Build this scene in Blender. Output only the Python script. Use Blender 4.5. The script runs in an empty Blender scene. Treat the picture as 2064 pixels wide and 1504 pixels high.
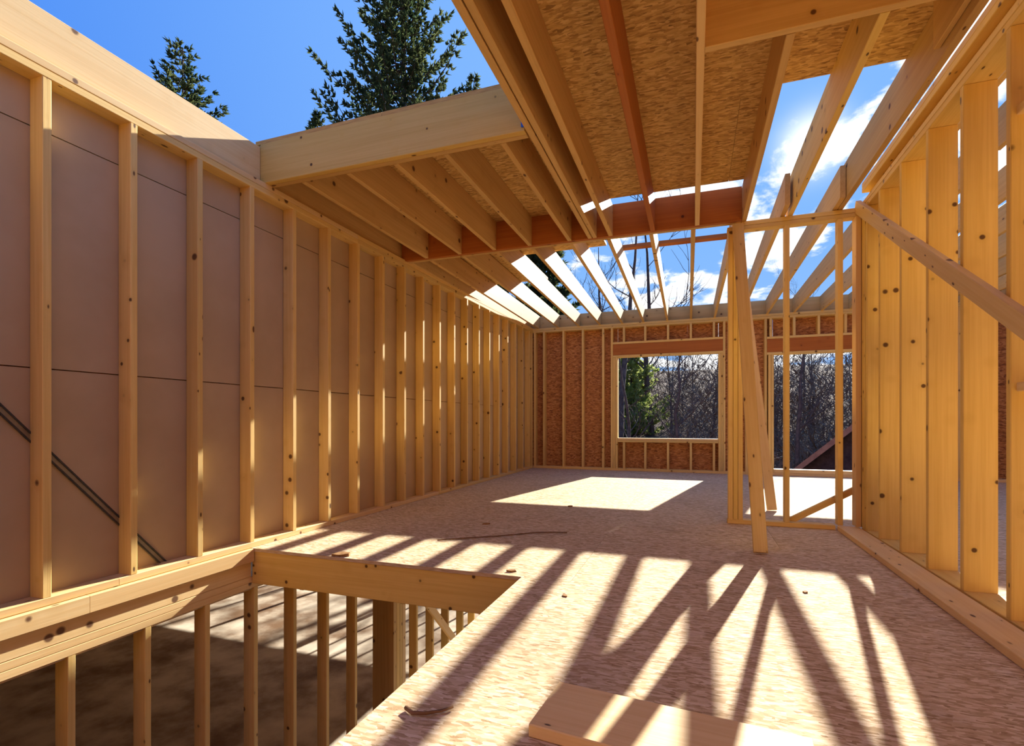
import bpy, bmesh, math, random
from mathutils import Vector, Matrix, noise

# ---------------------------------------------------------------- camera, sky, sun, exposure
sc = bpy.context.scene
C = sc.collection
RND = random.Random(7)
EYE = 0.888
cam_d = bpy.data.cameras.new('camera')
cam = bpy.data.objects.new('camera', cam_d)
C.objects.link(cam)
cam.location = (0, 0, EYE)
cam.rotation_euler = (math.pi / 2, 0, 0.3416631)
cam_d.sensor_fit = 'HORIZONTAL'
cam_d.sensor_width = 36.0
cam_d.lens = 1028.74 / 2064 * 36.0
cam_d.shift_x = 0.0
cam_d.shift_y = 99.4 / 2064
cam_d.clip_start = 0.05
cam_d.clip_end = 2000
sc.camera = cam

SUN = Vector((0.40, 2.08, 1.0)).normalized()
sun_d = bpy.data.lights.new('sun', 'SUN')
sun_d.energy = 9.0
sun_d.color = (1.0, 0.95, 0.86)
sun_d.angle = math.radians(0.53)
sun = bpy.data.objects.new('sun', sun_d)
C.objects.link(sun)
sun.rotation_euler = SUN.to_track_quat('Z', 'Y').to_euler()
sun.location = SUN * 60

sc.view_settings.view_transform = 'Standard'
sc.view_settings.look = 'None'
sc.view_settings.gamma = 1.0
sc.view_settings.exposure = 0.72
sc.view_settings.use_curve_mapping = False
sc.cycles.max_bounces = 10
sc.cycles.diffuse_bounces = 7
sc.cycles.glossy_bounces = 3
sc.cycles.caustics_reflective = False
sc.cycles.caustics_refractive = False


class NT:
    """Small helper round a node tree."""
    def __init__(self, tree):
        self.t = tree
        self.n = tree.nodes
        self.l = tree.links

    def add(self, kind, **kw):
        nd = self.n.new(kind)
        ins = kw.pop('ins', {})
        for k, v in kw.items():
            setattr(nd, k, v)
        for k, v in ins.items():
            self.put(nd, k, v)
        return nd

    def put(self, nd, k, v):
        s = nd.inputs[k]
        if hasattr(v, 'is_output') or isinstance(v, bpy.types.NodeSocket):
            self.l.new(v, s)
        else:
            s.default_value = v

    def math(self, op, a, b=0.0, c=None, clamp=False):
        nd = self.add('ShaderNodeMath', operation=op, use_clamp=clamp)
        self.put(nd, 0, a)
        self.put(nd, 1, b)
        if c is not None:
            self.put(nd, 2, c)
        return nd.outputs[0]

    def vmath(self, op, a, b=None):
        nd = self.add('ShaderNodeVectorMath', operation=op)
        self.put(nd, 0, a)
        if b is not None:
            self.put(nd, 1, b)
        return nd

    def smooth(self, x, lo, hi):
        nd = self.add('ShaderNodeMapRange', interpolation_type='SMOOTHSTEP')
        self.put(nd, 'Value', x)
        nd.inputs['From Min'].default_value = lo
        nd.inputs['From Max'].default_value = hi
        return nd.outputs[0]

    def mix(self, f, a, b, blend='MIX'):
        nd = self.add('ShaderNodeMix', data_type='RGBA', blend_type=blend)
        self.put(nd, 0, f)
        self.put(nd, 6, a)
        self.put(nd, 7, b)
        return nd.outputs[2]

    def ramp(self, f, stops):
        nd = self.add('ShaderNodeValToRGB')
        cr = nd.color_ramp
        while len(cr.elements) > 1:
            cr.elements.remove(cr.elements[0])
        cr.elements[0].position = stops[0][0]
        cr.elements[0].color = stops[0][1]
        for p, c in stops[1:]:
            e = cr.elements.new(p)
            e.color = c
        self.put(nd, 'Fac', f)
        return nd.outputs[0]

    def noise(self, vec, scale, detail=3.0, rough=0.5, dist=0.0):
        nd = self.add('ShaderNodeTexNoise')
        self.put(nd, 'Vector', vec)
        nd.inputs['Scale'].default_value = scale
        nd.inputs['Detail'].default_value = detail
        nd.inputs['Roughness'].default_value = rough
        nd.inputs['Distortion'].default_value = dist
        return nd


def rgb(r, g, b):
    """sRGB 0-255 to linear RGBA."""
    f = lambda c: (c / 255 / 12.92) if c / 255 <= 0.04045 else ((c / 255 + 0.055) / 1.055) ** 2.4
    return (f(r), f(g), f(b), 1.0)


# sky: deep blue away from the sun, paler towards it, broken cumulus around the sun's quarter
world = bpy.data.worlds.new('sky')
sc.world = world
world.use_nodes = True
w = NT(world.node_tree)
w.n.clear()
tc = w.add('ShaderNodeTexCoord')
dirn = w.vmath('NORMALIZE', tc.outputs['Generated']).outputs[0]
sep = w.add('ShaderNodeSeparateXYZ')
w.put(sep, 0, dirn)
dz = sep.outputs[2]
cosang = w.vmath('DOT_PRODUCT', dirn, tuple(SUN)).outputs['Value']
near = w.smooth(cosang, 0.30, 0.99)
blue = w.mix(near, (0.052, 0.185, 0.60, 1), (0.15, 0.32, 0.66, 1))
low = w.smooth(dz, 0.34, -0.02)
blue = w.mix(w.math('MULTIPLY', low, 0.55), blue, (0.30, 0.44, 0.67, 1))
zc = w.math('MAXIMUM', dz, 0.02)
hz = w.math('ADD', zc, 0.22)
px = w.math('DIVIDE', sep.outputs[0], hz)
py = w.math('DIVIDE', sep.outputs[1], hz)
pl = w.add('ShaderNodeCombineXYZ')
w.put(pl, 0, px)
w.put(pl, 1, py)
cl = w.noise(pl.outputs[0], 3.1, 7.0, 0.58, 0.25)
cl2 = w.noise(pl.outputs[0], 0.9, 2.0, 0.5, 0.0)
dens = w.math('ADD', cl.outputs[0], w.math('MULTIPLY', w.math('SUBTRACT', cl2.outputs[0], 0.5), 0.45))
bank = w.smooth(cosang, 0.66, 0.985)
thr = w.math('SUBTRACT', 0.80, w.math('MULTIPLY', bank, 0.30))
lowb = w.math('MULTIPLY', w.smooth(dz, 0.26, 0.10), w.math('MULTIPLY', w.smooth(cosang, 0.70, 0.90), 0.07))
thr = w.math('SUBTRACT', thr, lowb)
cover = w.smooth(w.math('SUBTRACT', dens, thr), -0.01, 0.085)
above = w.smooth(dz, -0.02, 0.03)
cover = w.math('MULTIPLY', cover, above)
cshade = w.mix(w.smooth(w.math('SUBTRACT', dens, thr), 0.12, 0.30), (0.90, 0.89, 0.88, 1), (0.52, 0.56, 0.62, 1))
skyc = w.mix(cover, blue, cshade)
glow = w.math('MULTIPLY', w.math('POWER', w.math('MAXIMUM', cosang, 0.0), 1400.0), 0.8)
skyc2 = w.mix(w.math('MINIMUM', glow, 1.0), skyc, (1.15, 1.12, 1.05, 1))
grd = w.mix(above, (0.16, 0.12, 0.09, 1), skyc2)
bg = w.add('ShaderNodeBackground')
w.put(bg, 'Color', grd)
bg.inputs['Strength'].default_value = 0.95
wo = w.add('ShaderNodeOutputWorld')
w.l.new(bg.outputs[0], wo.inputs[0])
world.cycles.sampling_method = 'MANUAL'
world.cycles.sample_map_resolution = 1024


# ---------------------------------------------------------------- materials
def new_mat(name):
    m = bpy.data.materials.new(name)
    m.use_nodes = True
    t = NT(m.node_tree)
    t.n.clear()
    out = t.add('ShaderNodeOutputMaterial')
    b = t.add('ShaderNodeBsdfPrincipled')
    t.l.new(b.outputs[0], out.inputs[0])
    b.inputs['Specular IOR Level'].default_value = 0.25
    return m, t, b


def bump(t, b, h, strength, dist=0.002):
    nd = t.add('ShaderNodeBump')
    nd.inputs['Strength'].default_value = strength
    nd.inputs['Distance'].default_value = dist
    t.put(nd, 'Height', h)
    t.l.new(nd.outputs[0], b.inputs['Normal'])


def lumber(name, light, mid, dark, knots=0.55, rough=0.62, streak=0.5):
    m, t, b = new_mat(name)
    tcn = t.add('ShaderNodeTexCoord')
    oi = t.add('ShaderNodeObjectInfo')
    rnd = oi.outputs['Random']
    off = t.add('ShaderNodeCombineXYZ')
    t.put(off, 0, t.math('MULTIPLY', rnd, 37.0))
    t.put(off, 1, t.math('MULTIPLY', rnd, 91.0))
    t.put(off, 2, t.math('MULTIPLY', rnd, 53.0))
    p = t.vmath('ADD', tcn.outputs['Object'], off.outputs[0]).outputs[0]
    s1 = t.vmath('MULTIPLY', p, (0.9, 26.0, 26.0)).outputs[0]
    g1 = t.noise(s1, 1.0, 4.0, 0.6, 0.6).outputs[0]
    s2 = t.vmath('MULTIPLY', p, (2.0, 95.0, 95.0)).outputs[0]
    g2 = t.noise(s2, 1.0, 2.0, 0.5, 0.2).outputs[0]
    s3 = t.vmath('MULTIPLY', p, (0.7, 3.0, 3.0)).outputs[0]
    g3 = t.noise(s3, 1.0, 2.0, 0.5).outputs[0]
    f = t.math('ADD', t.math('MULTIPLY', g1, 0.62), t.math('MULTIPLY', g2, 0.38))
    f = t.smooth(f, 0.36, 0.66)
    f = t.math('MULTIPLY', f, streak)
    col = t.mix(f, light, mid)
    tint = t.ramp(rnd, [(0.0, (0.86, 0.84, 0.80, 1)), (0.3, (1.0, 1.0, 1.0, 1)), (0.55, (1.06, 1.03, 0.96, 1)),
                        (0.8, (0.97, 0.93, 0.88, 1)), (1.0, (1.05, 1.06, 1.05, 1))])
    col = t.mix(1.0, col, tint, 'MULTIPLY')
    col = t.mix(t.math('MULTIPLY', t.smooth(g3, 0.55, 0.75), 0.30), col, mid)
    # knots
    kp = t.vmath('MULTIPLY', p, (8.0, 19.0, 8.0)).outputs[0]
    v = t.add('ShaderNodeTexVoronoi', feature='F1')
    t.put(v, 'Vector', kp)
    v.inputs['Scale'].default_value = 1.0
    sp = t.add('ShaderNodeSeparateColor')
    t.put(sp, 0, v.outputs['Color'])
    keep = t.math('LESS_THAN', sp.outputs[0], knots)
    rad = t.math('MULTIPLY_ADD', sp.outputs[1], 0.15, 0.08)
    rr = t.math('DIVIDE', v.outputs['Distance'], rad)
    core = t.math('MULTIPLY', t.smooth(rr, 1.0, 0.55), keep)
    halo = t.math('MULTIPLY', t.smooth(rr, 2.6, 0.8), keep)
    col = t.mix(t.math('MULTIPLY', halo, 0.32), col, mid)
    col = t.mix(t.math('MULTIPLY', core, 0.92), col, dark)
    t.put(b, 'Base Color', col)
    b.inputs['Roughness'].default_value = rough
    bump(t, b, f, 0.25, 0.002)
    return m


def osb(name, cols, scale=1.0, stain=0.3, stain_col=(0.10, 0.06, 0.04, 1), rough=0.68, spec=0.25):
    """Pressed flakes: two crossed layers of stretched cells, each flake its own tone."""
    m, t, b = new_mat(name)
    tcn = t.add('ShaderNodeTexCoord')
    oi = t.add('ShaderNodeObjectInfo')
    off = t.add('ShaderNodeCombineXYZ')
    t.put(off, 0, t.math('MULTIPLY', oi.outputs['Random'], 43.0))
    t.put(off, 1, t.math('MULTIPLY', oi.outputs['Random'], 71.0))
    p = t.vmath('ADD', tcn.outputs['Object'], off.outputs[0]).outputs[0]
    wob = t.noise(p, 9.0, 2.0)
    pw = t.vmath('ADD', p, t.vmath('SCALE', wob.outputs['Color']).outputs[0]).outputs[0]
    for nd in t.n:
        if nd.type == 'VECT_MATH' and nd.operation == 'SCALE':
            nd.inputs['Scale'].default_value = 0.03
    tones = []
    for ang, sx, sy in ((0.25, 13, 46), (1.35, 15, 52), (-0.6, 18, 60)):
        mp = t.add('ShaderNodeMapping', vector_type='POINT')
        t.put(mp, 'Vector', pw)
        mp.inputs['Rotation'].default_value = (0, 0, ang)
        mp.inputs['Scale'].default_value = (sx * scale, sy * scale, 1.0)
        v = t.add('ShaderNodeTexVoronoi', feature='F1', voronoi_dimensions='2D')
        t.put(v, 'Vector', mp.outputs[0])
        v.inputs['Scale'].default_value = 1.0
        s = t.add('ShaderNodeSeparateColor')
        t.put(s, 0, v.outputs['Color'])
        tones.append((s.outputs[0], s.outputs[1], v.outputs['Distance']))
    a = t.math('GREATER_THAN', tones[0][1], 0.5)
    f = t.add('ShaderNodeMix', data_type='FLOAT')
    t.put(f, 0, a)
    t.put(f, 2, tones[0][0])
    t.put(f, 3, tones[1][0])
    f2 = t.add('ShaderNodeMix', data_type='FLOAT')
    t.put(f2, 0, t.math('GREATER_THAN', tones[2][1], 0.7))
    t.put(f2, 2, f.outputs[0])
    t.put(f2, 3, tones[2][0])
    fine = t.noise(p, 120.0 * scale, 2.0).outputs[0]
    tone = t.math('ADD', t.math('MULTIPLY', f2.outputs[0], 0.85), t.math('MULTIPLY', fine, 0.15))
    col = t.ramp(tone, cols)
    nz = t.add('ShaderNodeSeparateXYZ')
    t.put(nz, 0, tcn.outputs['Normal'])
    edge = t.math('LESS_THAN', t.math('ABSOLUTE', nz.outputs[2]), 0.5)
    en = t.noise(t.vmath('MULTIPLY', p, (14.0, 14.0, 160.0)).outputs[0], 1.0, 3.0).outputs[0]
    col = t.mix(edge, col, t.ramp(en, [(0.3, cols[1][1]), (0.7, cols[-2][1])]))
    big = t.noise(p, 1.3, 5.0, 0.65).outputs[0]
    col = t.mix(t.math('MULTIPLY', t.smooth(big, 0.50, 0.78), stain), col, stain_col)
    gl = t.noise(p, 3.7, 3.0, 0.6).outputs[0]
    col = t.mix(t.math('MULTIPLY', t.smooth(gl, 0.60, 0.72), stain * 0.6), col, stain_col)
    t.put(b, 'Base Color', col)
    b.inputs['Roughness'].default_value = rough
    b.inputs['Specular IOR Level'].default_value = spec
    bump(t, b, tone, 0.35, 0.002)
    return m


def plain(name, c1, c2, scale=6.0, rough=0.8, spec=0.2, metal=0.0, detail=4.0, bmp=0.0):
    m, t, b = new_mat(name)
    tcn = t.add('ShaderNodeTexCoord')
    oi = t.add('ShaderNodeObjectInfo')
    off = t.add('ShaderNodeCombineXYZ')
    t.put(off, 0, t.math('MULTIPLY', oi.outputs['Random'], 31.0))
    p = t.vmath('ADD', tcn.outputs['Object'], off.outputs[0]).outputs[0]
    n = t.noise(p, scale, detail, 0.6).outputs[0]
    t.put(b, 'Base Color', t.mix(t.smooth(n, 0.32, 0.68), c1, c2))
    b.inputs['Roughness'].default_value = rough
    b.inputs['Specular IOR Level'].default_value = spec
    b.inputs['Metallic'].default_value = metal
    if bmp:
        bump(t, b, n, bmp, 0.02)
    return m


M = {}
M['stud'] = lumber('spruce_stud', (0.82, 0.59, 0.23, 1), (0.67, 0.42, 0.11, 1), (0.10, 0.035, 0.012, 1), 0.75)
M['wide'] = lumber('pine_wide_stud', (0.80, 0.565, 0.175, 1), (0.65, 0.405, 0.085, 1), (0.08, 0.025, 0.008, 1), 0.85)
M['joist'] = lumber('spruce_joist', (0.67, 0.44, 0.17, 1), (0.50, 0.285, 0.085, 1), (0.09, 0.03, 0.012, 1), 0.5)
M['pale'] = lumber('pale_spruce', (0.82, 0.60, 0.30, 1), (0.70, 0.45, 0.18, 1), (0.12, 0.045, 0.02, 1), 0.6)
M['red'] = lumber('reddish_beam', (0.45, 0.155, 0.034, 1), (0.30, 0.085, 0.016, 1), (0.10, 0.03, 0.015, 1), 0.2)
M['osb_roof'] = osb('roof_osb', [(0.0, (0.20, 0.095, 0.025, 1)), (0.2, (0.50, 0.28, 0.075, 1)), (0.6, (0.68, 0.42, 0.125, 1)), (1.0, (0.82, 0.57, 0.21, 1))], 1.7, 0.12)
M['osb_wall'] = osb('wall_osb', [(0.0, (0.16, 0.055, 0.02, 1)), (0.3, (0.38, 0.15, 0.045, 1)), (0.7, (0.52, 0.23, 0.07, 1)), (1.0, (0.66, 0.34, 0.13, 1))], 1.5, 0.15)
M['osb_floor'] = osb('floor_osb', [(0.0, (0.20, 0.115, 0.05, 1)), (0.12, (0.46, 0.31, 0.165, 1)), (0.55, (0.66, 0.49, 0.30, 1)), (0.88, (0.76, 0.61, 0.42, 1)), (1.0, (0.86, 0.75, 0.56, 1))], 2.1, 0.42, (0.27, 0.17, 0.10, 1), 0.8, 0.06)
M['gyp'] = plain('brown_gypsum_board', (0.49, 0.36, 0.22, 1), (0.55, 0.41, 0.26, 1), 1.6, 0.75, 0.3)
M['concrete'] = plain('stained_concrete', (0.60, 0.52, 0.40, 1), (0.17, 0.095, 0.045, 1), 1.1, 0.6, 0.35, 0.0, 7.0)
M['strap'] = plain('grey_steel_strap', (0.27, 0.22, 0.16, 1), (0.34, 0.28, 0.20, 1), 20, 0.5, 0.5, 0.6)
M['strap_dark'] = plain('dark_steel_rib', (0.05, 0.045, 0.04, 1), (0.08, 0.07, 0.06, 1), 20, 0.6, 0.4, 0.3)
M['ground'] = plain('leaf_litter', (0.20, 0.13, 0.085, 1), (0.10, 0.07, 0.05, 1), 0.8, 0.95, 0.05, 0.0, 8.0, 0.4)
M['bark'] = plain('bark', (0.09, 0.062, 0.048, 1), (0.17, 0.12, 0.09, 1), 5.0, 0.9, 0.1)
M['twig'] = plain('twigs', (0.13, 0.088, 0.06, 1), (0.25, 0.18, 0.115, 1), 2.0, 0.9, 0.1)
M['needle'] = plain('conifer_needles', (0.045, 0.080, 0.035, 1), (0.15, 0.17, 0.06, 1), 1.6, 0.7, 0.25)
M['needle_light'] = plain('light_pine_needles', (0.30, 0.38, 0.08, 1), (0.52, 0.56, 0.20, 1), 2.2, 0.7, 0.2)
for k in ('needle', 'needle_light'):          # thin needles pass some light
    t = NT(M[k].node_tree)
    pb = [n for n in t.n if n.type == 'BSDF_PRINCIPLED'][0]
    ot = [n for n in t.n if n.type == 'OUTPUT_MATERIAL'][0]
    src = pb.inputs['Base Color'].links[0].from_socket
    tr = t.add('ShaderNodeBsdfTranslucent')
    t.put(tr, 'Color', src)
    mx = t.add('ShaderNodeMixShader')
    mx.inputs[0].default_value = 0.45
    t.l.new(pb.outputs[0], mx.inputs[1])
    t.l.new(tr.outputs[0], mx.inputs[2])
    t.l.new(mx.outputs[0], ot.inputs[0])
M['roofing'] = plain('dark_shingles', (0.030, 0.022, 0.026, 1), (0.055, 0.042, 0.045, 1), 7.0, 0.9, 0.1)
M['rake'] = plain('brown_trim_board', (0.22, 0.13, 0.10, 1), (0.30, 0.19, 0.14, 1), 4.0, 0.8, 0.2)
M['cord'] = plain('brown_cord', (0.20, 0.11, 0.06, 1), (0.28, 0.16, 0.09, 1), 20, 0.9, 0.1)
M['chip'] = plain('dark_wood_chip', (0.26, 0.13, 0.05, 1), (0.42, 0.24, 0.10, 1), 40, 0.8, 0.1)
M['blue'] = plain('blue_patch', (0.02, 0.12, 0.62, 1), (0.03, 0.16, 0.70, 1), 20, 0.5, 0.4)


# ---------------------------------------------------------------- builders
def tag(o, label=None, cat=None, group=None, kind=None):
    if label:
        o['label'] = label
    if cat:
        o['category'] = cat
    if group:
        o['group'] = group
    if kind:
        o['kind'] = kind
    return o


def root(name, loc, label, cat, kind=None, group=None):
    o = bpy.data.objects.new(name, None)
    C.objects.link(o)
    o.location = loc
    o.empty_display_size = 0.2
    return tag(o, label, cat, group, kind)


def link(name, mesh, parent=None, matrix=None):
    o = bpy.data.objects.new(name, mesh)
    C.objects.link(o)
    mt = matrix or Matrix.Identity(4)
    if parent is not None:
        o.parent = parent
        mt = Matrix.Translation(-world_loc(parent)) @ mt if parent.parent is None else mt
    o.matrix_basis = mt
    return o


def world_loc(p):
    return Vector(p.location)


_mesh_cache = {}


def prism_mesh(L, W, T, mat, ease):
    """A sawn board: long axis X, eased long edges, origin at its centre."""
    key = (round(L, 3), round(W, 3), round(T, 3), mat.name, round(ease, 4))
    if key in _mesh_cache:
        return _mesh_cache[key]
    a, b, e = W / 2, T / 2, min(ease, W * 0.2, T * 0.2)
    if e > 0:
        sect = [(-a + e, -b), (a - e, -b), (a, -b + e), (a, b - e), (a - e, b), (-a + e, b), (-a, b - e), (-a, -b + e)]
    else:
        sect = [(-a, -b), (a, -b), (a, b), (-a, b)]
    n = len(sect)
    vs = [(-L / 2, y, z) for y, z in sect] + [(L / 2, y, z) for y, z in sect]
    fs = [tuple(range(n))[::-1], tuple(range(n, 2 * n))]
    fs += [(i, (i + 1) % n, n + (i + 1) % n, n + i) for i in range(n)]
    me = bpy.data.meshes.new('board')
    me.from_pydata(vs, [], fs)
    me.materials.append(mat)
    me.update()
    _mesh_cache[key] = me
    return me


def box(name, x0, x1, y0, y1, z0, z1, mat, parent=None, ease=0.003, flat=False):
    """Axis-aligned board; the grain runs along its longest side. flat: keep world axes (sheet goods)."""
    dx, dy, dz_ = x1 - x0, y1 - y0, z1 - z0
    c = Vector(((x0 + x1) / 2, (y0 + y1) / 2, (z0 + z1) / 2))
    if flat:
        R = Matrix.Identity(3)
        dims = (dx, dy, dz_)
        if dx <= dy and dx <= dz_:      # sheet facing X: local XY in its plane
            R = Matrix(((0, 0, 1), (1, 0, 0), (0, 1, 0)))
            dims = (dy, dz_, dx)
        elif dy <= dx and dy <= dz_:    # sheet facing Y
            R = Matrix(((1, 0, 0), (0, 0, -1), (0, 1, 0)))
            dims = (dx, dz_, dy)
        me = prism_mesh(dims[0], dims[1], dims[2], mat, 0.0)
        return link(name, me, parent, Matrix.Translation(c) @ R.to_4x4())
    if dx >= dy and dx >= dz_:
        R = Matrix.Identity(3)
        dims = (dx, dy, dz_)
    elif dy >= dz_:
        R = Matrix(((0, -1, 0), (1, 0, 0), (0, 0, 1)))
        dims = (dy, dx, dz_)
    else:
        R = Matrix(((0, 0, 1), (0, 1, 0), (-1, 0, 0)))
        dims = (dz_, dy, dx)
    me = prism_mesh(dims[0], dims[1], dims[2], mat, ease)
    return link(name, me, parent, Matrix.Translation(c) @ R.to_4x4())


def beam(name, p0, p1, W, T, mat, parent=None, side=None, ease=0.003):
    """Board between two points (centre line). W is measured along `side`, T across it."""
    p0, p1 = Vector(p0), Vector(p1)
    x = (p1 - p0)
    L = x.length
    x.normalize()
    s = Vector(side) if side else Vector((0, 0, 1))
    y = (s - x * s.dot(x)).normalized()
    z = x.cross(y)
    R = Matrix((x, y, z)).transposed().to_4x4()
    me = prism_mesh(L, W, T, mat, ease)
    return link(name, me, parent, Matrix.Translation((p0 + p1) / 2) @ R)


def raw_mesh(name, vs, fs, mat, parent=None, smooth=False):
    me = bpy.data.meshes.new(name)
    me.from_pydata(vs, [], fs)
    me.materials.append(mat)
    if smooth:
        me.polygons.foreach_set('use_smooth', [True] * len(me.polygons))
    me.update()
    return link(name, me, parent)


# ---------------------------------------------------------------- dimensions
XL = -2.944          # inner face of the left wall's studs
PITCH = 0.4064
YB = 9.50            # inner face of the far wall
ZC = 2.635           # underside of the near joists
ZT = 2.920           # top of the near joists
YH = 2.905           # front face of the roof header
YM = 4.85            # partition / flush beam line
XR = 1.28            # inner face of the right wall's studs


def ztop(y):         # top of the left wall's studs (it climbs a little towards the far corner)
    return 2.555 + max(0.0, (y - 4.0)) / 5.5 * 0.08


# ---------------------------------------------------------------- ground and lower storey
def ground_z(x, y):
    r = max(0.0, y - 15.0)
    h = -3.0 + 0.20 * r
    side = max(0.0, -x - 16.0)
    h += 0.10 * side
    h = min(h, 7.5)
    return h + 0.25 * noise.noise(Vector((x * 0.13, y * 0.13, 0.3)))


def make_ground():
    vs, fs = [], []
    xs = [-80 + 160 * i / 54 for i in range(55)]
    ys = [-40 + 140 * j / 48 for j in range(49)]
    for y in ys:
        for x in xs:
            inside = -16 < x < 7 and -6 < y < 13.4
            vs.append((x, y, -3.06 if inside else min(ground_z(x, y), 99)))
    for j in range(48):
        for i in range(54):
            a = j * 55 + i
            fs.append((a, a + 1, a + 56, a + 55))
    o = raw_mesh('ground', vs, fs, M['ground'], None, True)
    tag(o, 'brown leaf-littered ground rising into the bare woods behind the house', 'ground', kind='structure')


make_ground()

slab = box('floor_lower', -14.0, 6.0, -5.0, 12.3, -3.05, -2.90, M['concrete'], None, 0.0, True)
tag(slab, 'stained pale concrete floor of the lower storey seen through the stair opening', 'floor', kind='structure')

LZ0, LZ1 = -2.90, -0.285
wl = root('wall_lower_left', (XL, 4.0, LZ0), 'open stud wall of the lower storey below the stair opening, without boards', 'wall', 'structure')
box('bottom_plate', XL - 0.10, XL, -1.0, 9.6, LZ0, LZ0 + 0.04, M['stud'], wl)
box('top_plate', XL - 0.10, XL, -1.0, 9.6, -0.285, -0.243, M['pale'], wl)
box('top_plate', XL - 0.10, XL, -1.0, 9.6, -0.243, -0.201, M['pale'], wl)
low_y = [0.161, 0.544, 0.927, 1.310, 1.694, 2.076, 2.457, 2.842, 3.222, 3.602, 3.99]
for y in low_y:
    box('stud', XL - 0.10, XL - 0.001, y - 0.036, y, LZ0 + 0.04, LZ1, M['stud'], wl)
for y0, y1, mt in ((4.60, 4.66, 'joist'), (4.66, 4.72, 'stud'), (4.72, 4.78, 'stud'), (4.78, 4.84, 'pale')):
    box('post_ply', XL - 0.26, XL - 0.001, y0, y1 - 0.003, LZ0 + 0.04, LZ1, M[mt], wl)
for y in (5.10, 5.48, 5.88, 6.32, 6.70, 7.1, 7.5, 7.9, 8.3, 8.7, 9.1):
    box('stud', XL - 0.10, XL - 0.001, y - 0.036, y, LZ0 + 0.04, LZ1, M['stud'], wl)
beam('diagonal_brace', (XL + 0.022, 4.85, -0.80), (XL + 0.022, 6.85, -2.80), 0.089, 0.038, M['pale'], wl, (0, 0.7, 0.7))

# far lower wall: studs and wide openings that let the low sun in
wlb = root('wall_lower_back', (-8.0, 12.0, LZ0), 'open framed far wall of the lower storey, studs and wide openings', 'wall', 'structure')
box('bottom_plate', -14.0, -2.9, 12.0, 12.09, LZ0, LZ0 + 0.04, M['stud'], wlb)
box('top_plate', -14.0, -2.9, 12.0, 12.09, -0.34, -0.30, M['stud'], wlb)
for x in (-13.2, -12.8, -12.4, -12.0, -11.6, -11.2, -10.8, -10.4, -10.0, -9.6, -9.2, -8.8, -8.3, -7.45, -7.40, -5.32, -5.27, -4.90, -4.48, -4.11, -3.72, -3.34):
    box('stud', x - 0.02, x + 0.02, 12.0, 12.09, LZ0 + 0.04, -0.34, M['stud'], wlb)

fw = root('wall_lower_added', (-8.5, -2.0, LZ0), 'unseen board walls added to keep blue sky light out of the lower storey', 'wall', 'structure')  # closes the hidden sides, put in to cut bluish light below
for i in range(9):
    x = -14.0 + 1.22 * i
    box('osb_panel', x, min(x + 1.218, -3.07), -2.06, -2.045, -2.9, -0.31, M['osb_wall'], fw, 0, True)
for i in range(12):
    y = -2.04 + 1.22 * i
    box('osb_panel', -14.02, -14.005, y, min(y + 1.218, 12.0), -2.9, -0.31, M['osb_wall'], fw, 0, True)

deck = root('floor_neighbour_added', (-8.5, 4.0, -0.3), 'unseen deck of the adjoining unit, added to shade the lower storey', 'floor', 'structure')  # overhead deck out of view, placed so the lower floor stays dark
for i, x in enumerate((-14.0, -11.24, -8.48, -5.72)):
    for j in range(6):
        y = -2.0 + 2.35 * j
        box('osb_panel', x, x + 2.755, y, y + 2.345, -0.30, -0.27, M['osb_floor'], deck, 0, True)

# ---------------------------------------------------------------- upper floor
fl = root('floor', (0.8, 4.0, -0.02), 'upper subfloor of weathered OSB sheets round the stair opening', 'floor', 'structure')


def panels(name, x0, x1, y0, y1, z0, z1, mat, parent, px_, py_, gap=0.002, stagger=True):
    """Lay sheets of px_ by py_ over a rectangle with open joints between."""
    row, y = 0, y0
    while y < y1 - 0.02:
        ye = min(y + py_, y1)
        x = x0
        first = px_ * (0.5 if (stagger and row % 2) else 1.0)
        while x < x1 - 0.02:
            xe = min(x + first, x1)
            if x1 - xe < 0.1:
                xe = x1
            first = px_
            box(name, x, xe - gap, y, ye - gap, z0, z1, mat, parent, 0, True)
            x = xe
        y = ye
        row += 1


XO = -0.93           # right edge of the stair opening
YO = 2.78            # far edge of the stair opening
panels('osb_panel', XO, 5.2, -2.6, YO, -0.022, 0.0, M['osb_floor'], fl, 2.44, 1.22, 0.002, False)
panels('osb_panel', XL - 0.14, 5.2, YO, 9.64, -0.022, 0.0, M['osb_floor'], fl, 2.44, 1.22)
box('opening_header', XL + 0.004, XO, YO + 0.006, YO + 0.044, -0.250, -0.0225, M['wide'], fl)
box('opening_header', XL + 0.004, XO, YO + 0.046, YO + 0.084, -0.250, -0.0225, M['joist'], fl)
box('trimmer_joist', XO + 0.005, XO + 0.043, -2.6, YO - 0.0, -0.285, -0.0225, M['joist'], fl)
for i in range(14):
    x = -2.6 + 0.4064 * i
    y0 = YO + 0.088 if x < XO + 0.05 else -2.6
    box('floor_joist', x, x + 0.038, y0, 9.55, -0.285, -0.0225, M['joist'], fl)
# left edge of the opening: ledger board under the wall, rim below it
box('ledger_board', XL - 0.10, XL + 0.028, -1.2, 1.74, -0.092, -0.002, M['pale'], fl)
box('ledger_board', XL - 0.10, XL + 0.028, 1.742, YO - 0.002, -0.092, -0.002, M['pale'], fl)
box('rim_board', XL - 0.10, XL, -1.2, YO - 0.002, -0.200, -0.093, M['pale'], fl)
box('rim_board', XL - 0.10, XL, YO + 0.09, 9.6, -0.200, -0.0225, M['pale'], fl)

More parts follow.
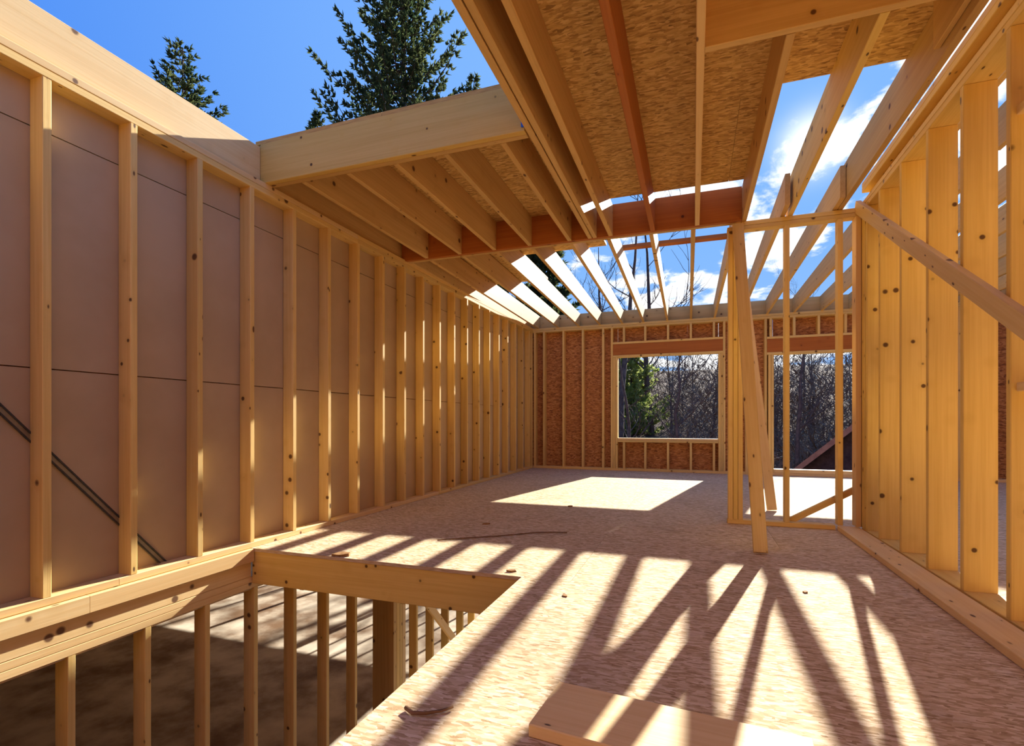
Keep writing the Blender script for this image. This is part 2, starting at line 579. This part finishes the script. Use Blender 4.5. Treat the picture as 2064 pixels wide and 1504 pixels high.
# ---------------------------------------------------------------- left wall
wa = root('wall_left', (XL, 4.2, 0.0), 'long left wall of bare studs backed by brown gypsum boards', 'wall', 'structure')
box('bottom_plate', XL - 0.10, XL, -1.2, 1.9, 0.0, 0.039, M['pale'], wa)
box('bottom_plate', XL - 0.10, XL, 1.902, 5.6, 0.0, 0.039, M['pale'], wa)
box('bottom_plate', XL - 0.10, XL, 5.602, 9.48, 0.0, 0.039, M['stud'], wa)
for dz0, mt in ((0.0, 'stud'), (0.042, 'pale')):
    box('top_plate', XL - 0.10, XL, -1.2, 4.0, 2.555 + dz0, 2.595 + dz0, M[mt], wa)
    beam('top_plate', (XL - 0.05, 4.002, 2.575 + dz0), (XL - 0.05, 9.62, 2.575 + dz0 + 5.62 / 5.5 * 0.08), 0.10, 0.040, M['stud'], wa, (1, 0, 0))
for k in range(-6, 20):
    y = 1.592 + PITCH * k
    box('stud', XL - 0.10, XL - (0.0 if k % 3 else 0.002), y - 0.038, y, 0.040, ztop(y), M['stud'], wa)
box('stud', XL - 0.10, XL, 9.44, 9.478, 0.040, ztop(9.4), M['stud'], wa)
# gypsum sheets laid sideways in three courses
ycuts = [-1.2, 1.572 - PITCH * 2, 1.572 + PITCH * 4, 1.572 + PITCH * 10, 1.572 + PITCH * 16, 9.6]
for za, zb in ((0.0, 1.152), (1.158, 2.332), (2.338, 2.72)):
    for i in range(len(ycuts) - 1):
        box('gypsum_board', XL - 0.128, XL - 0.102, ycuts[i], ycuts[i + 1] - 0.004, za, zb, M['gyp'], wa, 0, True)
for i, y0 in enumerate((-1.2, 1.24, 3.68, 6.12, 8.56)):  # hidden layer added so no sky shows through the board joints
    box('backing_sheet', XL - 0.142, XL - 0.130, y0, min(y0 + 2.44, 9.6), -0.02, 2.72, M['osb_wall'], wa, 0, True)
sx = XL - 0.098
beam('brace_strap', (sx, 0.60, 1.95), (sx, 2.235, 0.0), 0.030, 0.004, M['strap'], wa, (0, 0.77, 0.64), 0)
for d in (-0.014, 0.006):
    beam('strap_rib', (sx + 0.004, 0.60 + d, 1.95 + d), (sx + 0.004, 2.235 + d, d + 0.02), 0.008, 0.006, M['strap_dark'], wa, (0, 0.77, 0.64), 0)

# ---------------------------------------------------------------- roof framing
ce = root('ceiling', (0.0, 4.5, ZC), 'roof deck frame of spruce joists, part sheathed with OSB, part open to the sky', 'ceiling', 'structure')
box('rim_board', XL - 0.085, XL - 0.047, -1.2, YH - 0.002, ZC + 0.005, 2.905, M['pale'], ce)
box('rim_board', XL - 0.085, XL - 0.047, YH + 0.002, 6.0, ZC + 0.006, 2.915, M['joist'], ce)
box('rim_board', XL - 0.085, XL - 0.047, 6.002, 9.6, ZC + 0.035, 2.915, M['joist'], ce)
# header over the stair opening, two plies, ending just short of the trimmer
hd = box('opening_header', XL - 0.045, -0.955, YH, YH + 0.042, ZC, 2.925, M['wide'], ce)
box('opening_header', XL - 0.045, -0.955, YH + 0.044, YH + 0.086, ZC, 2.925, M['joist'], ce)
box('blue_patch', -0.972, -0.950, YH - 0.012, YH - 0.002, ZC + 0.02, ZC + 0.115, M['blue'], ce, 0)  # flat blue piece at the header's right end
tag(ce.children[-1], 'small blue patch at the end of the header')
# near joists
near_short = [-2.66, -2.27, -1.885, -1.508, -1.108]
for x in near_short:
    box('joist', x - 0.036, x + 0.002, YH + 0.088, YM - 0.032, ZC, ZT, M['joist'], ce)
for x in (-0.946, -0.900):                       # doubled trimmer beside the opening
    box('trimmer_joist', x, x + 0.038, -2.4, YM - 0.032, ZC, ZT, M['joist'], ce)
box('joist', -0.752, -0.712, -2.4, YM - 0.032, ZC, ZT, M['joist'], ce)
box('joist', -0.372, -0.330, -2.4, YM - 0.032, ZC, ZT, M['red'], ce)
box('joist', 0.012, 0.050, -2.4, YM - 0.032, ZC, ZT, M['pale'], ce)
box('joist', 0.395, 0.433, 2.584, YM + 0.10, ZC, ZT, M['joist'], ce)
box('joist', 0.752, 0.790, 2.584, YM + 0.10, ZC, ZT, M['wide'], ce)
box('joist', 1.118, 1.156, -2.4, YM + 0.10, ZC, ZT, M['joist'], ce)
box('joist', 1.090, 1.117, 2.584, 3.0, ZC + 0.05, ZT, M['joist'], ce)
box('tail_header', 0.051, 1.117, 2.543, 2.582, ZC, ZT, M['joist'], ce)
# flush beam between the near and far joists
box('flush_beam', XL - 0.04, 0.394, YM - 0.030, YM + 0.015, ZC, ZT + 0.01, M['red'], ce)
box('flush_beam', XL - 0.04, 0.394, YM + 0.017, YM + 0.062, ZC, ZT + 0.01, M['joist'], ce)
# far joists, open to the sky
far_a = [-2.90, -2.66, -2.27, -1.89, -1.505, -1.112, -0.745, -0.352, 0.018, 0.385]
far_b = [-3.00, -2.825, -2.431, -2.027, -1.625, -1.216, -0.836, -0.423, -0.023, 0.365]
for xa, xb in zip(far_a, far_b):
    beam('joist', (xa - 0.019, YM + 0.064, ZC + 0.125), (xb - 0.019, 9.575, 2.705 + 0.125), 0.25, 0.038, M['joist'], ce, (0, 0, 1))
for xa, xb in ((0.712, 0.765), (1.095, 1.165), (1.50, 1.57), (1.90, 1.97), (2.30, 2.37), (2.70, 2.77), (3.1, 3.17), (3.5, 3.57), (3.9, 3.97), (4.3, 4.37), (4.7, 4.77)):
    beam('joist', (xa, 4.60, ZC + 0.125), (xb, 9.575, 2.705 + 0.125), 0.25, 0.038, M['joist'], ce, (0, 0, 1))
box('rim_board', XL - 0.08, 5.2, 9.578, 9.618, 2.715, 2.955, M['joist'], ce)
box('cross_strip', -0.815, 0.41, 5.97, 6.06, 2.893, 2.933, M['red'], ce)
# joists over the room beyond the right wall
for x in (1.62, 2.02, 2.42, 2.82, 3.22, 3.62, 4.02):
    box('joist', x, x + 0.038, -0.5, 4.58, 2.822, 3.10, M['joist'], ce)
# roof sheathing
zs0, zs1 = ZT + 0.002, ZT + 0.030
panels('roof_panel', XL - 0.09, -1.95, YH, 7.02, zs0, zs1, M['osb_roof'], ce, 2.44, 1.22)
panels('roof_panel', -1.95, -0.94, YH, 5.90, zs0, zs1, M['osb_roof'], ce, 2.44, 1.22)
panels('roof_panel', -0.94, 0.42, -2.4, 4.675, zs0, zs1, M['osb_roof'], ce, 2.44, 1.18)
panels('roof_panel', 0.42, 1.175, -2.4, 3.433, zs0, zs1, M['osb_roof'], ce, 2.44, 1.22)

# ---------------------------------------------------------------- far wall
wb = root('wall_back', (-0.5, YB, 0.0), 'far wall with studs, reddish OSB and two framed openings onto the woods', 'wall', 'structure')
D0, D1 = YB, YB + 0.138
box('bottom_plate', XL, 1.20, D0, D1, 0.0, 0.045, M['stud'], wb)
box('bottom_plate', 1.202, 5.2, D0, D1, 0.0, 0.045, M['pale'], wb)
for z in (2.628, 2.670):
    box('top_plate', XL, 5.2, D0, D1, z, z + 0.040, M['stud'], wb)


def st(x0, x1, z0=0.046, z1=2.627, mt='stud', nm='stud'):
    box(nm, x0, x1, D0 + 0.001, D1, z0, z1, M[mt], wb)


for x in (-2.930, -2.745, -2.360, -1.985, -1.603):
    st(x, x + 0.038)
st(-1.441, -1.403)
st(-1.400, -1.362, 0.046, 2.083)
st(-1.358, -1.316, 0.046, 2.083)
st(0.407, 0.445, 0.046, 2.083)
st(0.448, 0.476, 0.046, 2.083)
st(0.480, 0.518)
st(0.83, 0.868)
st(1.124, 1.162)
st(1.182, 1.222, 0.046, 2.02)
st(1.226, 1.266, 0.046, 2.02)
st(2.90, 2.938, 0.046, 2.02)
st(2.95, 2.988)
for x in (3.35, 3.75, 4.15, 4.55, 4.95):
    st(x, x + 0.038)
box('window_header', -1.40, 0.477, D0 + 0.002, D1 - 0.07, 2.124, 2.325, M['red'], wb)
box('header_plate', -1.402, 0.479, D0, D1, 2.084, 2.122, M['stud'], wb)
box('header_plate', -1.402, 0.479, D0, D1, 2.327, 2.365, M['stud'], wb)
box('window_header', 1.165, 2.945, D0 + 0.002, D1 - 0.07, 2.064, 2.285, M['red'], wb)
box('header_plate', 1.164, 2.948, D0, D1, 2.022, 2.062, M['stud'], wb)
box('header_plate', 1.164, 2.948, D0, D1, 2.287, 2.325, M['stud'], wb)
for x in (-1.207, -0.827, -0.432, -0.048, 0.330):
    st(x - 0.015, x + 0.023, 2.366, 2.627, 'stud', 'cripple_stud')
    st(x - 0.015, x + 0.023, 0.046, 0.523, 'stud', 'cripple_stud')
for x in (1.20, 1.55, 1.905, 2.281, 2.65):
    st(x, x + 0.038, 2.326, 2.627, 'stud', 'cripple_stud')
box('window_sill', -1.314, 0.405, D0 - 0.004, D1, 0.524, 0.562, M['stud'], wb)
box('window_sill', -1.314, 0.405, D0 - 0.004, D1, 0.564, 0.600, M['pale'], wb)
box('door_sill', 1.268, 2.898, D0 - 0.002, D1, 0.046, 0.105, M['pale'], wb)
ys0, ys1 = D1 + 0.002, D1 + 0.016


def sheet(x0, x1, z0, z1):
    box('osb_panel', x0, x1, ys0, ys1, z0, z1, M['osb_wall'], wb, 0, True)


sheet(XL - 0.12, -1.585, -0.3, 1.20)
sheet(XL - 0.12, -1.585, 1.2005, 2.95)
sheet(-1.584, -1.33, -0.3, 2.95)
sheet(-1.326, -0.10, -0.3, 0.585)
sheet(-0.0995, 0.41, -0.3, 0.585)
sheet(-1.326, -0.10, 2.10, 2.95)
sheet(-0.0995, 0.41, 2.10, 2.95)
sheet(0.414, 1.262, -0.3, 2.36)
sheet(0.414, 1.262, 2.3605, 2.95)
sheet(1.266, 2.895, 2.04, 2.95)
sheet(1.266, 2.895, -0.3, 0.07)
sheet(2.899, 5.2, -0.3, 2.95)

# ---------------------------------------------------------------- right wall of wide studs
wr = root('wall_right', (XR, 2.8, 0.0), 'right wall of wide golden pine studs with knots, open between', 'wall', 'structure')
box('bottom_plate', XR, XR + 0.14, -1.6, 4.826, 0.0, 0.039, M['wide'], wr)
for k in range(-10, 5):
    y = 2.775 + PITCH * k
    box('stud', XR, XR + 0.14, y, y + 0.036, 0.040, 2.585, M['wide'], wr)
box('stud', XR, XR + 0.14, 4.69, 4.728, 0.040, 2.585, M['wide'], wr)
box('stud', XR, XR + 0.14, 4.74, 4.778, 0.040, 2.585, M['wide'], wr)
box('stud', XR, XR + 0.14, 4.786, 4.824, 0.040, 2.585, M['wide'], wr)  # extra stud, added to close the corner against a sliver of sun
box('top_plate', XR, XR + 0.14, -1.6, 4.826, 2.587, 2.624, M['wide'], wr)
box('top_plate', XR, XR + 0.14, -1.6, 4.826, 2.626, 2.662, M['stud'], wr)
box('spacer_plate', XR + 0.05, XR + 0.14, -1.6, 4.826, 2.664, 2.735, M['wide'], wr)
box('top_plate', XR, XR + 0.14, -1.6, 4.826, 2.737, 2.775, M['wide'], wr)
box('top_plate', XR, XR + 0.14, -1.6, 4.826, 2.777, 2.815, M['pale'], wr)
box('curb_board', 1.112, 1.262, -1.6, 4.84, 0.001, 0.040, M['pale'], wr)
beam('diagonal_brace', (XR - 0.021, 4.86, 2.645), (XR - 0.021, 1.10, 0.348), 0.092, 0.038, M['pale'], wr, (0, -0.52, 0.85))
for y, z in ((2.43, 1.02), (2.43, 2.2), (2.0, 1.5)):
    box('blocking', XR + 0.02, XR + 0.12, y - 0.023, y + 0.347, z, z + 0.038, M['pale'], wr)

# ---------------------------------------------------------------- unseen walls added behind the camera and to the right for warm bounce
wf = root('wall_front_added', (0.0, -2.7, 0.0), 'unseen front wall of studs and OSB, added to bounce warm light', 'wall', 'structure')
for i in range(7):
    x = XL - 0.12 + 1.22 * i
    box('osb_panel', x, min(x + 1.218, 5.25), -2.86, -2.845, -3.0, -0.02, M['osb_wall'], wf, 0, True)
    box('osb_panel', x, min(x + 1.218, 5.25), -2.86, -2.845, -0.018, 2.95, M['osb_wall'], wf, 0, True)
for i in range(21):
    x = XL + 0.4064 * i
    box('stud', x, x + 0.038, -2.844, -2.705, 0.040, 2.60, M['stud'], wf)
box('bottom_plate', XL, 5.2, -2.844, -2.705, 0.0, 0.039, M['stud'], wf)
box('top_plate', XL, 5.2, -2.844, -2.705, 2.601, 2.640, M['stud'], wf)
wo_ = root('wall_outer_right_added', (5.2, 3.0, 0.0), 'unseen outer wall beyond the right stud wall, added to warm the light', 'wall', 'structure')  # stands out of view, put in to make the light warmer
for i in range(10):
    y = -2.84 + 1.22 * i
    box('osb_panel', 5.235, 5.25, y, min(y + 1.218, 9.64), -0.3, 2.95, M['osb_wall'], wo_, 0, True)
for i in range(30):
    y = -2.6 + 0.4064 * i
    box('stud', 5.13, 5.233, y, y + 0.038, 0.04, 2.60, M['stud'], wo_)
box('top_plate', 5.13, 5.233, -2.6, 9.48, 2.601, 2.640, M['stud'], wo_)
box('bottom_plate', 5.13, 5.233, -2.6, 9.48, 0.0, 0.039, M['stud'], wo_)

# ---------------------------------------------------------------- partition
wp = root('wall_middle', (0.8, YM, 0.0), 'short open stud partition standing across the room beside the right wall', 'wall', 'structure')
P0, P1 = YM, YM + 0.089
box('bottom_plate', 0.28, 1.10, P0, P1, 0.001, 0.039, M['stud'], wp)
box('top_plate', 0.28, 1.320, P0, P1, 2.561, 2.596, M['stud'], wp)
box('top_plate', 0.396, 1.320, P0, P1, 2.598, 2.634, M['stud'], wp)
for x, mt in ((0.286, 'stud'), (0.326, 'wide'), (0.366, 'stud')):
    box('post_ply', x, x + 0.038, P0 + 0.001, P1, 0.040, 2.560, M[mt], wp)
box('stud', 0.728, 0.766, P0 + 0.001, P1, 0.040, 2.560, M['stud'], wp)
box('stud', 1.118, 1.156, P0 + 0.001, P1, 0.041, 2.560, M['stud'], wp)
box('stud', 1.240, 1.278, P0 - 0.02, P1, 0.041, 2.560, M['pale'], wp)
box('stud', 1.281, 1.319, P0 - 0.02, P1, 0.041, 2.560, M['stud'], wp)  # second corner stud, put in to stop sun leaking past
beam('low_brace', (0.78, P1 + 0.022, 0.035), (1.42, P1 + 0.022, 0.42), 0.05, 0.038, M['stud'], wp, (-0.5, 0, 0.85))

# ---------------------------------------------------------------- loose things
ln = beam('leaning_board', (0.425, 3.795, 0.012), (0.362, 4.828, 2.60), 0.089, 0.038, M['stud'], None, (1, 0, 0))
tag(ln, 'spruce board leaning against the partition post, its foot out on the shaded floor', 'board')
l2 = beam('leaning_board', (0.740, 5.69, 0.010), (0.540, 6.50, 2.60), 0.089, 0.038, M['pale'], None, (1, 0, 0))
tag(l2, 'pale board standing behind the partition, tilted away up to the open joists', 'board')

pk = beam('loose_plank', (-0.425, 1.500, 0.020), (0.288, 1.435, 0.020), 0.262, 0.037, M['pale'], None, (0.09, 1, 0))
tag(pk, 'short wide plank lying flat on the sunlit subfloor at the lower edge', 'plank')

cord_pts = [(-1.80, 3.40), (-1.62, 3.55), (-1.437, 3.675), (-1.30, 3.80), (-1.19, 3.90), (-1.06, 3.965), (-0.95, 3.98)]


def tube(pts, r0, r1, n=6):
    vs, fs = [], []
    m = len(pts)
    for i, p in enumerate(pts):
        p = Vector(p)
        d = Vector(pts[min(i + 1, m - 1)]) - Vector(pts[max(i - 1, 0)])
        if d.length < 1e-6:
            d = Vector((0, 0, 1))
        d.normalize()
        u = d.orthogonal().normalized()
        v = d.cross(u)
        r = r0 + (r1 - r0) * i / max(1, m - 1)
        for k in range(n):
            a = 2 * math.pi * k / n
            vs.append(tuple(p + u * math.cos(a) * r + v * math.sin(a) * r))
    for i in range(m - 1):
        for k in range(n):
            a, b = i * n + k, i * n + (k + 1) % n
            fs.append((a, b, b + n, a + n))
    fs.append(tuple(range(n))[::-1])
    fs.append(tuple(range((m - 1) * n, m * n)))
    return vs, fs


vs, fs = tube([(x, y, 0.008) for x, y in cord_pts], 0.005, 0.005)
o = raw_mesh('cord', vs, fs, M['cord'], None, True)
tag(o, 'thin brown cord lying across the floor beyond the sunlit stripes', 'cord')
vs, fs = tube([(-0.835, 1.372, 0.009), (-0.80, 1.352, 0.010), (-0.76, 1.362, 0.011), (-0.72, 1.395, 0.010), (-0.70, 1.425, 0.009)], 0.007, 0.004)
o = raw_mesh('wood_sliver', vs, fs, M['cord'], None, True)
tag(o, 'dark curved wood sliver on the subfloor close to the stair opening', 'sliver')


def chip(x, y, z, s, rot, label, name='wood_chip'):
    r = random.Random(int((x + 9) * 1000))
    vs = []
    for zz in (0, 0.35):
        for a, b in ((-1, -0.4), (0.1, -0.55), (1, -0.1), (0.7, 0.45), (-0.6, 0.5)):
            vs.append((a * s * (1 + 0.2 * r.uniform(-1, 1)), b * s * (1 + 0.2 * r.uniform(-1, 1)), zz * s * (0.6 + 0.5 * r.random()) + 0.001))
    fs = [(4, 3, 2, 1, 0), (5, 6, 7, 8, 9)] + [(i, (i + 1) % 5, 5 + (i + 1) % 5, 5 + i) for i in range(5)]
    me = bpy.data.meshes.new(name)
    me.from_pydata(vs, [], fs)
    me.materials.append(M['chip'])
    me.update()
    o = link(name, me, None, Matrix.Translation((x, y, z)) @ Matrix.Rotation(rot, 4, 'Z'))
    tag(o, label, 'wood chip')


chip(-1.70, 4.11, 0.0, 0.035, 0.4, 'brown wood chip alone on the shaded floor before the left wall')
chip(-1.22, 5.27, 0.0, 0.036, 1.2, 'brown wood chip at the near edge of the window-shaped sun patch')
chip(-1.02, 2.86, 0.0, 0.030, 0.2, 'wood chip at the far corner of the stair opening')
chip(-0.62, 2.55, 0.0, 0.020, 2.0, 'tiny wood chip in the bright stripe right of the stair opening corner')
chip(-2.20, 2.82, 0.0, 0.060, 0.1, 'splintered offcut on the lip of the stair opening header')
chip(0.55, 3.02, 0.0, 0.018, 0.9, 'tiny wood chip in the broad sun patch near the right wall')

# ---------------------------------------------------------------- outbuilding beyond the second opening
def gable():
    # ridge turned to the right of the line of sight: only the shaded gable end shows
    r = root('outbuilding', (2.75, 15.6, -3.0), 'dark gabled end of a low outbuilding outside the second opening', 'outbuilding')
    r.rotation_euler.z = math.radians(-25)
    w2, za, zr, dep, t = 3.2, 2.66, 5.54, 6.0, 0.10      # half width, eave and ridge above the base, depth

    def part(nm, vs, fs, mat):
        me = bpy.data.meshes.new(nm)
        me.from_pydata(vs, [], fs)
        me.materials.append(mat)
        me.update()
        o = bpy.data.objects.new(nm, me)
        C.objects.link(o)
        o.parent = r

    vs = []
    for y in (0.0, dep):
        vs += [(0, y, za), (w2, y, zr), (2 * w2, y, za), (2 * w2, y, 0), (0, y, 0)]
    part('body', vs, [(4, 3, 2, 1, 0), (5, 6, 7, 8, 9), (0, 1, 6, 5), (1, 2, 7, 6), (2, 3, 8, 7), (4, 0, 5, 9)], M['roofing'])
    k = (zr - za) / w2
    for (x0, x1) in ((-0.3, w2), (2 * w2 + 0.3, w2)):
        z0 = za - 0.3 * k
        for nm, ya, yb, o0, o1, mt in (('roof_slope', -0.2, dep + 0.2, 0.01, t, 'roofing'), ('rake_board', -0.24, -0.205, -0.07, t, 'rake')):
            vs = []
            for y in (ya, yb):
                vs += [(x0, y, z0 + o0), (x1, y, zr + o0), (x1, y, zr + o1), (x0, y, z0 + o1)]
            part(nm, vs, [(0, 1, 2, 3), (7, 6, 5, 4), (0, 4, 5, 1), (1, 5, 6, 2), (2, 6, 7, 3), (3, 7, 4, 0)], M[mt])


gable()

# ---------------------------------------------------------------- trees
def conifer_meshes(H, R, seed, n_whorl, tuft, top_frac=0.12, shape=0.8, up=0.35, base=0.18):
    r = random.Random(seed)
    tv, tf = tube([(0, 0, 0), (0.03 * R, 0, H * 0.5), (0, 0.02 * R, H)], 0.013 * H, 0.02, 7)
    bv, bf = [], []
    lv, lf = [], []
    for i in range(n_whorl):
        fz = base + (1 - base) * (i + r.random()) / n_whorl
        z = H * fz
        rad = R * ((1 - fz) / (1 - base)) ** shape * r.uniform(0.62, 1.12) + 0.12
        nb = 6 if fz < 0.9 else 4
        a0 = r.uniform(0, 6.28)
        for k in range(nb):
            a = a0 + 6.283 * k / nb + r.uniform(-0.3, 0.3)
            L = rad * r.uniform(0.6, 1.1)
            d = Vector((math.cos(a), math.sin(a), 0))
            pts = []
            for s in range(5):
                q = s / 4
                pts.append(tuple(d * L * q + Vector((0, 0, z - 0.10 * L * math.sin(q * 2.6) + up * L * q * q))))
            v, f = tube(pts, 0.012 + 0.012 * L, 0.006, 4)
            o = len(bv)
            bv += v
            bf += [tuple(x + o for x in ff) for ff in f]
            nt = max(4, int(L * 9))
            for t in range(nt):
                q = 0.18 + 0.82 * (t + r.random()) / nt
                p = d * L * q + Vector((0, 0, z - 0.10 * L * math.sin(q * 2.6) + up * L * q * q))
                side = Vector((-d.y, d.x, 0))
                p += side * r.uniform(-1, 1) * 0.30 * L * (1.05 - q) + Vector((0, 0, r.uniform(-0.08, 0.12)))
                for m in range(7):
                    dd = (d * r.uniform(0.2, 1.0) + side * r.uniform(-0.9, 0.9) + Vector((0, 0, r.uniform(-0.15, 1.1)))).normalized()
                    ln_ = tuft * r.uniform(0.6, 1.35)
                    wd = tuft * r.uniform(0.10, 0.19)
                    n = dd.cross(Vector((r.uniform(-1, 1), r.uniform(-1, 1), r.uniform(-1, 1))))
                    if n.length < 0.05:
                        continue
                    n.normalize()
                    n2 = dd.cross(n)
                    o = len(lv)
                    a_, b_, c_, e_ = p, p + dd * ln_ * 0.45 + n * wd, p + dd * ln_, p + dd * ln_ * 0.45 - n * wd
                    lv += [tuple(a_), tuple(b_), tuple(c_), tuple(e_), tuple(p + dd * ln_ * 0.45 + n2 * wd), tuple(p + dd * ln_ * 0.45 - n2 * wd)]
                    lf += [(o, o + 1, o + 2, o + 3), (o, o + 4, o + 2, o + 5)]
    return (tv, tf), (bv, bf), (lv, lf)


def conifer(x, y, H, R, seed, label, mat='needle', n_whorl=34, tuft=0.34, group=None, **kw):
    gz = ground_z(x, y) - 0.05
    t, b, l = conifer_meshes(H, R, seed, n_whorl, tuft, **kw)
    e = root('conifer_tree', (x, y, gz), label, 'tree', None, group)
    for nm, (v, f), mt in (('trunk', t, 'bark'), ('branches', b, 'bark'), ('foliage', l, mat)):
        me = bpy.data.meshes.new(nm)
        me.from_pydata(v, [], f)
        me.materials.append(M[mt])
        me.update()
        o = bpy.data.objects.new(nm, me)
        C.objects.link(o)
        o.parent = e
        if nm != 'trunk':
            o['kind'] = 'stuff'
    return e


conifer(-14.6, 23.5, 31.0, 6.6, 3, 'tall dark conifer rising behind the sheathed roof edge', n_whorl=56, tuft=0.27, shape=0.72, up=0.5)
conifer(-25.6, 19.6, 21.9, 5.6, 11, 'dark conifer top showing above the left wall plate', n_whorl=40, tuft=0.26, shape=0.62, up=0.5)
conifer(-19.3, 22.6, 18.9, 3.3, 23, 'low conifer tip left of the tallest conifer', n_whorl=44, tuft=0.26, shape=0.8, up=0.5)
conifer(-12.4, 28.0, 21.8, 4.4, 31, 'conifer beside the tallest one, its tip at the doubled trimmer joist', n_whorl=44, tuft=0.28, shape=0.7, up=0.5)
conifer(-9.6, 33.5, 14.8, 3.6, 43, 'dark conifer seen between the open joists at left', n_whorl=34, tuft=0.40)
conifer(-3.55, 31.0, 5.9, 2.5, 57, 'light green pine filling the left of the window opening', 'needle_light', n_whorl=30, tuft=0.26, base=0.03)


def bare_mesh(seed, H, lean=0.0):
    r = random.Random(seed)
    tv, tf, bv, bf = [], [], [], []

    def put(V, F, pts, r0, r1, n):
        v, f = tube(pts, r0, r1, n)
        o = len(V)
        V += v
        F += [tuple(x + o for x in ff) for ff in f]

    pts = []
    x = y = 0.0
    for i in range(9):
        q = i / 8
        pts.append((x + lean * q * H, y, H * q * 0.92))
        x += r.uniform(-0.16, 0.16)
        y += r.uniform(-0.16, 0.16)
    put(tv, tf, pts, 0.011 * H + 0.03, 0.015, 6)

    def grow(p, d, L, rad, depth):
        q = Vector(p)
        path = [tuple(q)]
        dd = d.copy()
        for s in range(4):
            dd = (dd + Vector((r.uniform(-0.25, 0.25), r.uniform(-0.25, 0.25), r.uniform(-0.05, 0.22)))).normalized()
            q = q + dd * L / 4
            path.append(tuple(q))
        put(bv, bf, path, rad, rad * 0.45, 4 if depth < 2 else 3)
        if depth >= 3:
            return
        for s in range(3 if depth < 2 else 4):
            i = r.randint(1, 4)
            nd = (dd + Vector((r.uniform(-1, 1), r.uniform(-1, 1), r.uniform(-0.3, 0.8)))).normalized()
            grow(path[i], nd, L * r.uniform(0.45, 0.7), rad * 0.55, depth + 1)

    for i in range(11):
        q = r.uniform(0.22, 0.98)
        k = min(7, int(q * 8))
        p = Vector(pts[k]).lerp(Vector(pts[k + 1]), q * 8 - k)
        a = r.uniform(0, 6.28)
        d = Vector((math.cos(a), math.sin(a), r.uniform(0.4, 1.2))).normalized()
        grow(p, d, H * r.uniform(0.16, 0.30) * (1.15 - 0.5 * q), 0.035 * (1.3 - q), 1)
    out = []
    for nm, V, F, mt in (('trunk', tv, tf, 'bark'), ('branches', bv, bf, 'bark')):
        me = bpy.data.meshes.new(nm)
        me.from_pydata(V, [], F)
        me.materials.append(M[mt])
        me.update()
        out.append(me)
    return out


bare_vars = [bare_mesh(s, h, ln_) for s, h, ln_ in ((1, 9.0, 0.0), (2, 11.0, 0.06), (3, 8.0, -0.08), (4, 10.0, 0.10), (5, 7.0, 0.02))]


def bare(x, y, s, rot, v, label, group):
    e = root('bare_tree', (x, y, ground_z(x, y) - 0.05), label, 'tree', None, group)
    e.rotation_euler.z = rot
    e.scale = (s, s, s)
    for nm, me in zip(('trunk', 'branches'), bare_vars[v]):
        o = bpy.data.objects.new(nm, me)
        C.objects.link(o)
        o.parent = e
        if nm == 'branches':
            o['kind'] = 'stuff'
    return e


bare(-3.4, 24.5, 1.30, 0.7, 1, 'tall bare tree whose twigs show through the open joists', None)
bare(-5.1, 29.0, 1.35, 2.9, 0, 'twiggy bare tree beside the tall one, seen through the joists at left', None)
bare(-2.3, 31.0, 1.5, 5.0, 3, 'finely branched bare tree behind the tall one, right of it between the joists', None)
bare(-0.55, 19.5, 0.80, 2.2, 0, 'bare dark tree standing right of centre in the window opening', None)
bare(-2.25, 21.0, 0.75, 4.0, 3, 'forked bare tree in the middle of the window opening', None)
bare(3.15, 18.8, 0.72, 1.0, 1, 'leaning bare tree in the second opening above the dark roof', None)
rt = random.Random(99)
for i in range(46):
    y = rt.uniform(22, 44)
    x = rt.uniform(-0.32, 0.34) * y + 0.4
    hgt = 0.42 + 0.25 * rt.random()
    bare(x, y, hgt, rt.uniform(0, 6.28), i % 5, 'slender leafless tree deep in the brown woods, behind the nearer trunks', 'bare trees in the woods')


def brush():
    r = random.Random(5)
    vs, fs = [], []
    for i in range(42000):
        y = 17.5 + 27 * r.random() ** 1.3
        x = r.uniform(-0.36, 0.42) * y + 0.4
        if x / y < -0.045 and y < 31.5:
            continue
        g = ground_z(x, y)
        top = 3.6 if y > 24 else 1.8
        p = Vector((x, y, g + top * r.random() ** 1.4))
        d = Vector((r.uniform(-0.7, 0.7), r.uniform(-0.7, 0.7), r.uniform(0.1, 1.0))).normalized()
        L = r.uniform(0.3, 1.0)
        n = d.cross(Vector((r.uniform(-1, 1), r.uniform(-1, 1), 0.2))).normalized() * r.uniform(0.008, 0.035)
        o = len(vs)
        vs += [tuple(p - n), tuple(p + n), tuple(p + d * L)]
        fs.append((o, o + 1, o + 2))
    o = raw_mesh('undergrowth', vs, fs, M['twig'])
    tag(o, 'tangled brown twigs and brush covering the wooded slope', 'undergrowth', kind='stuff')


brush()
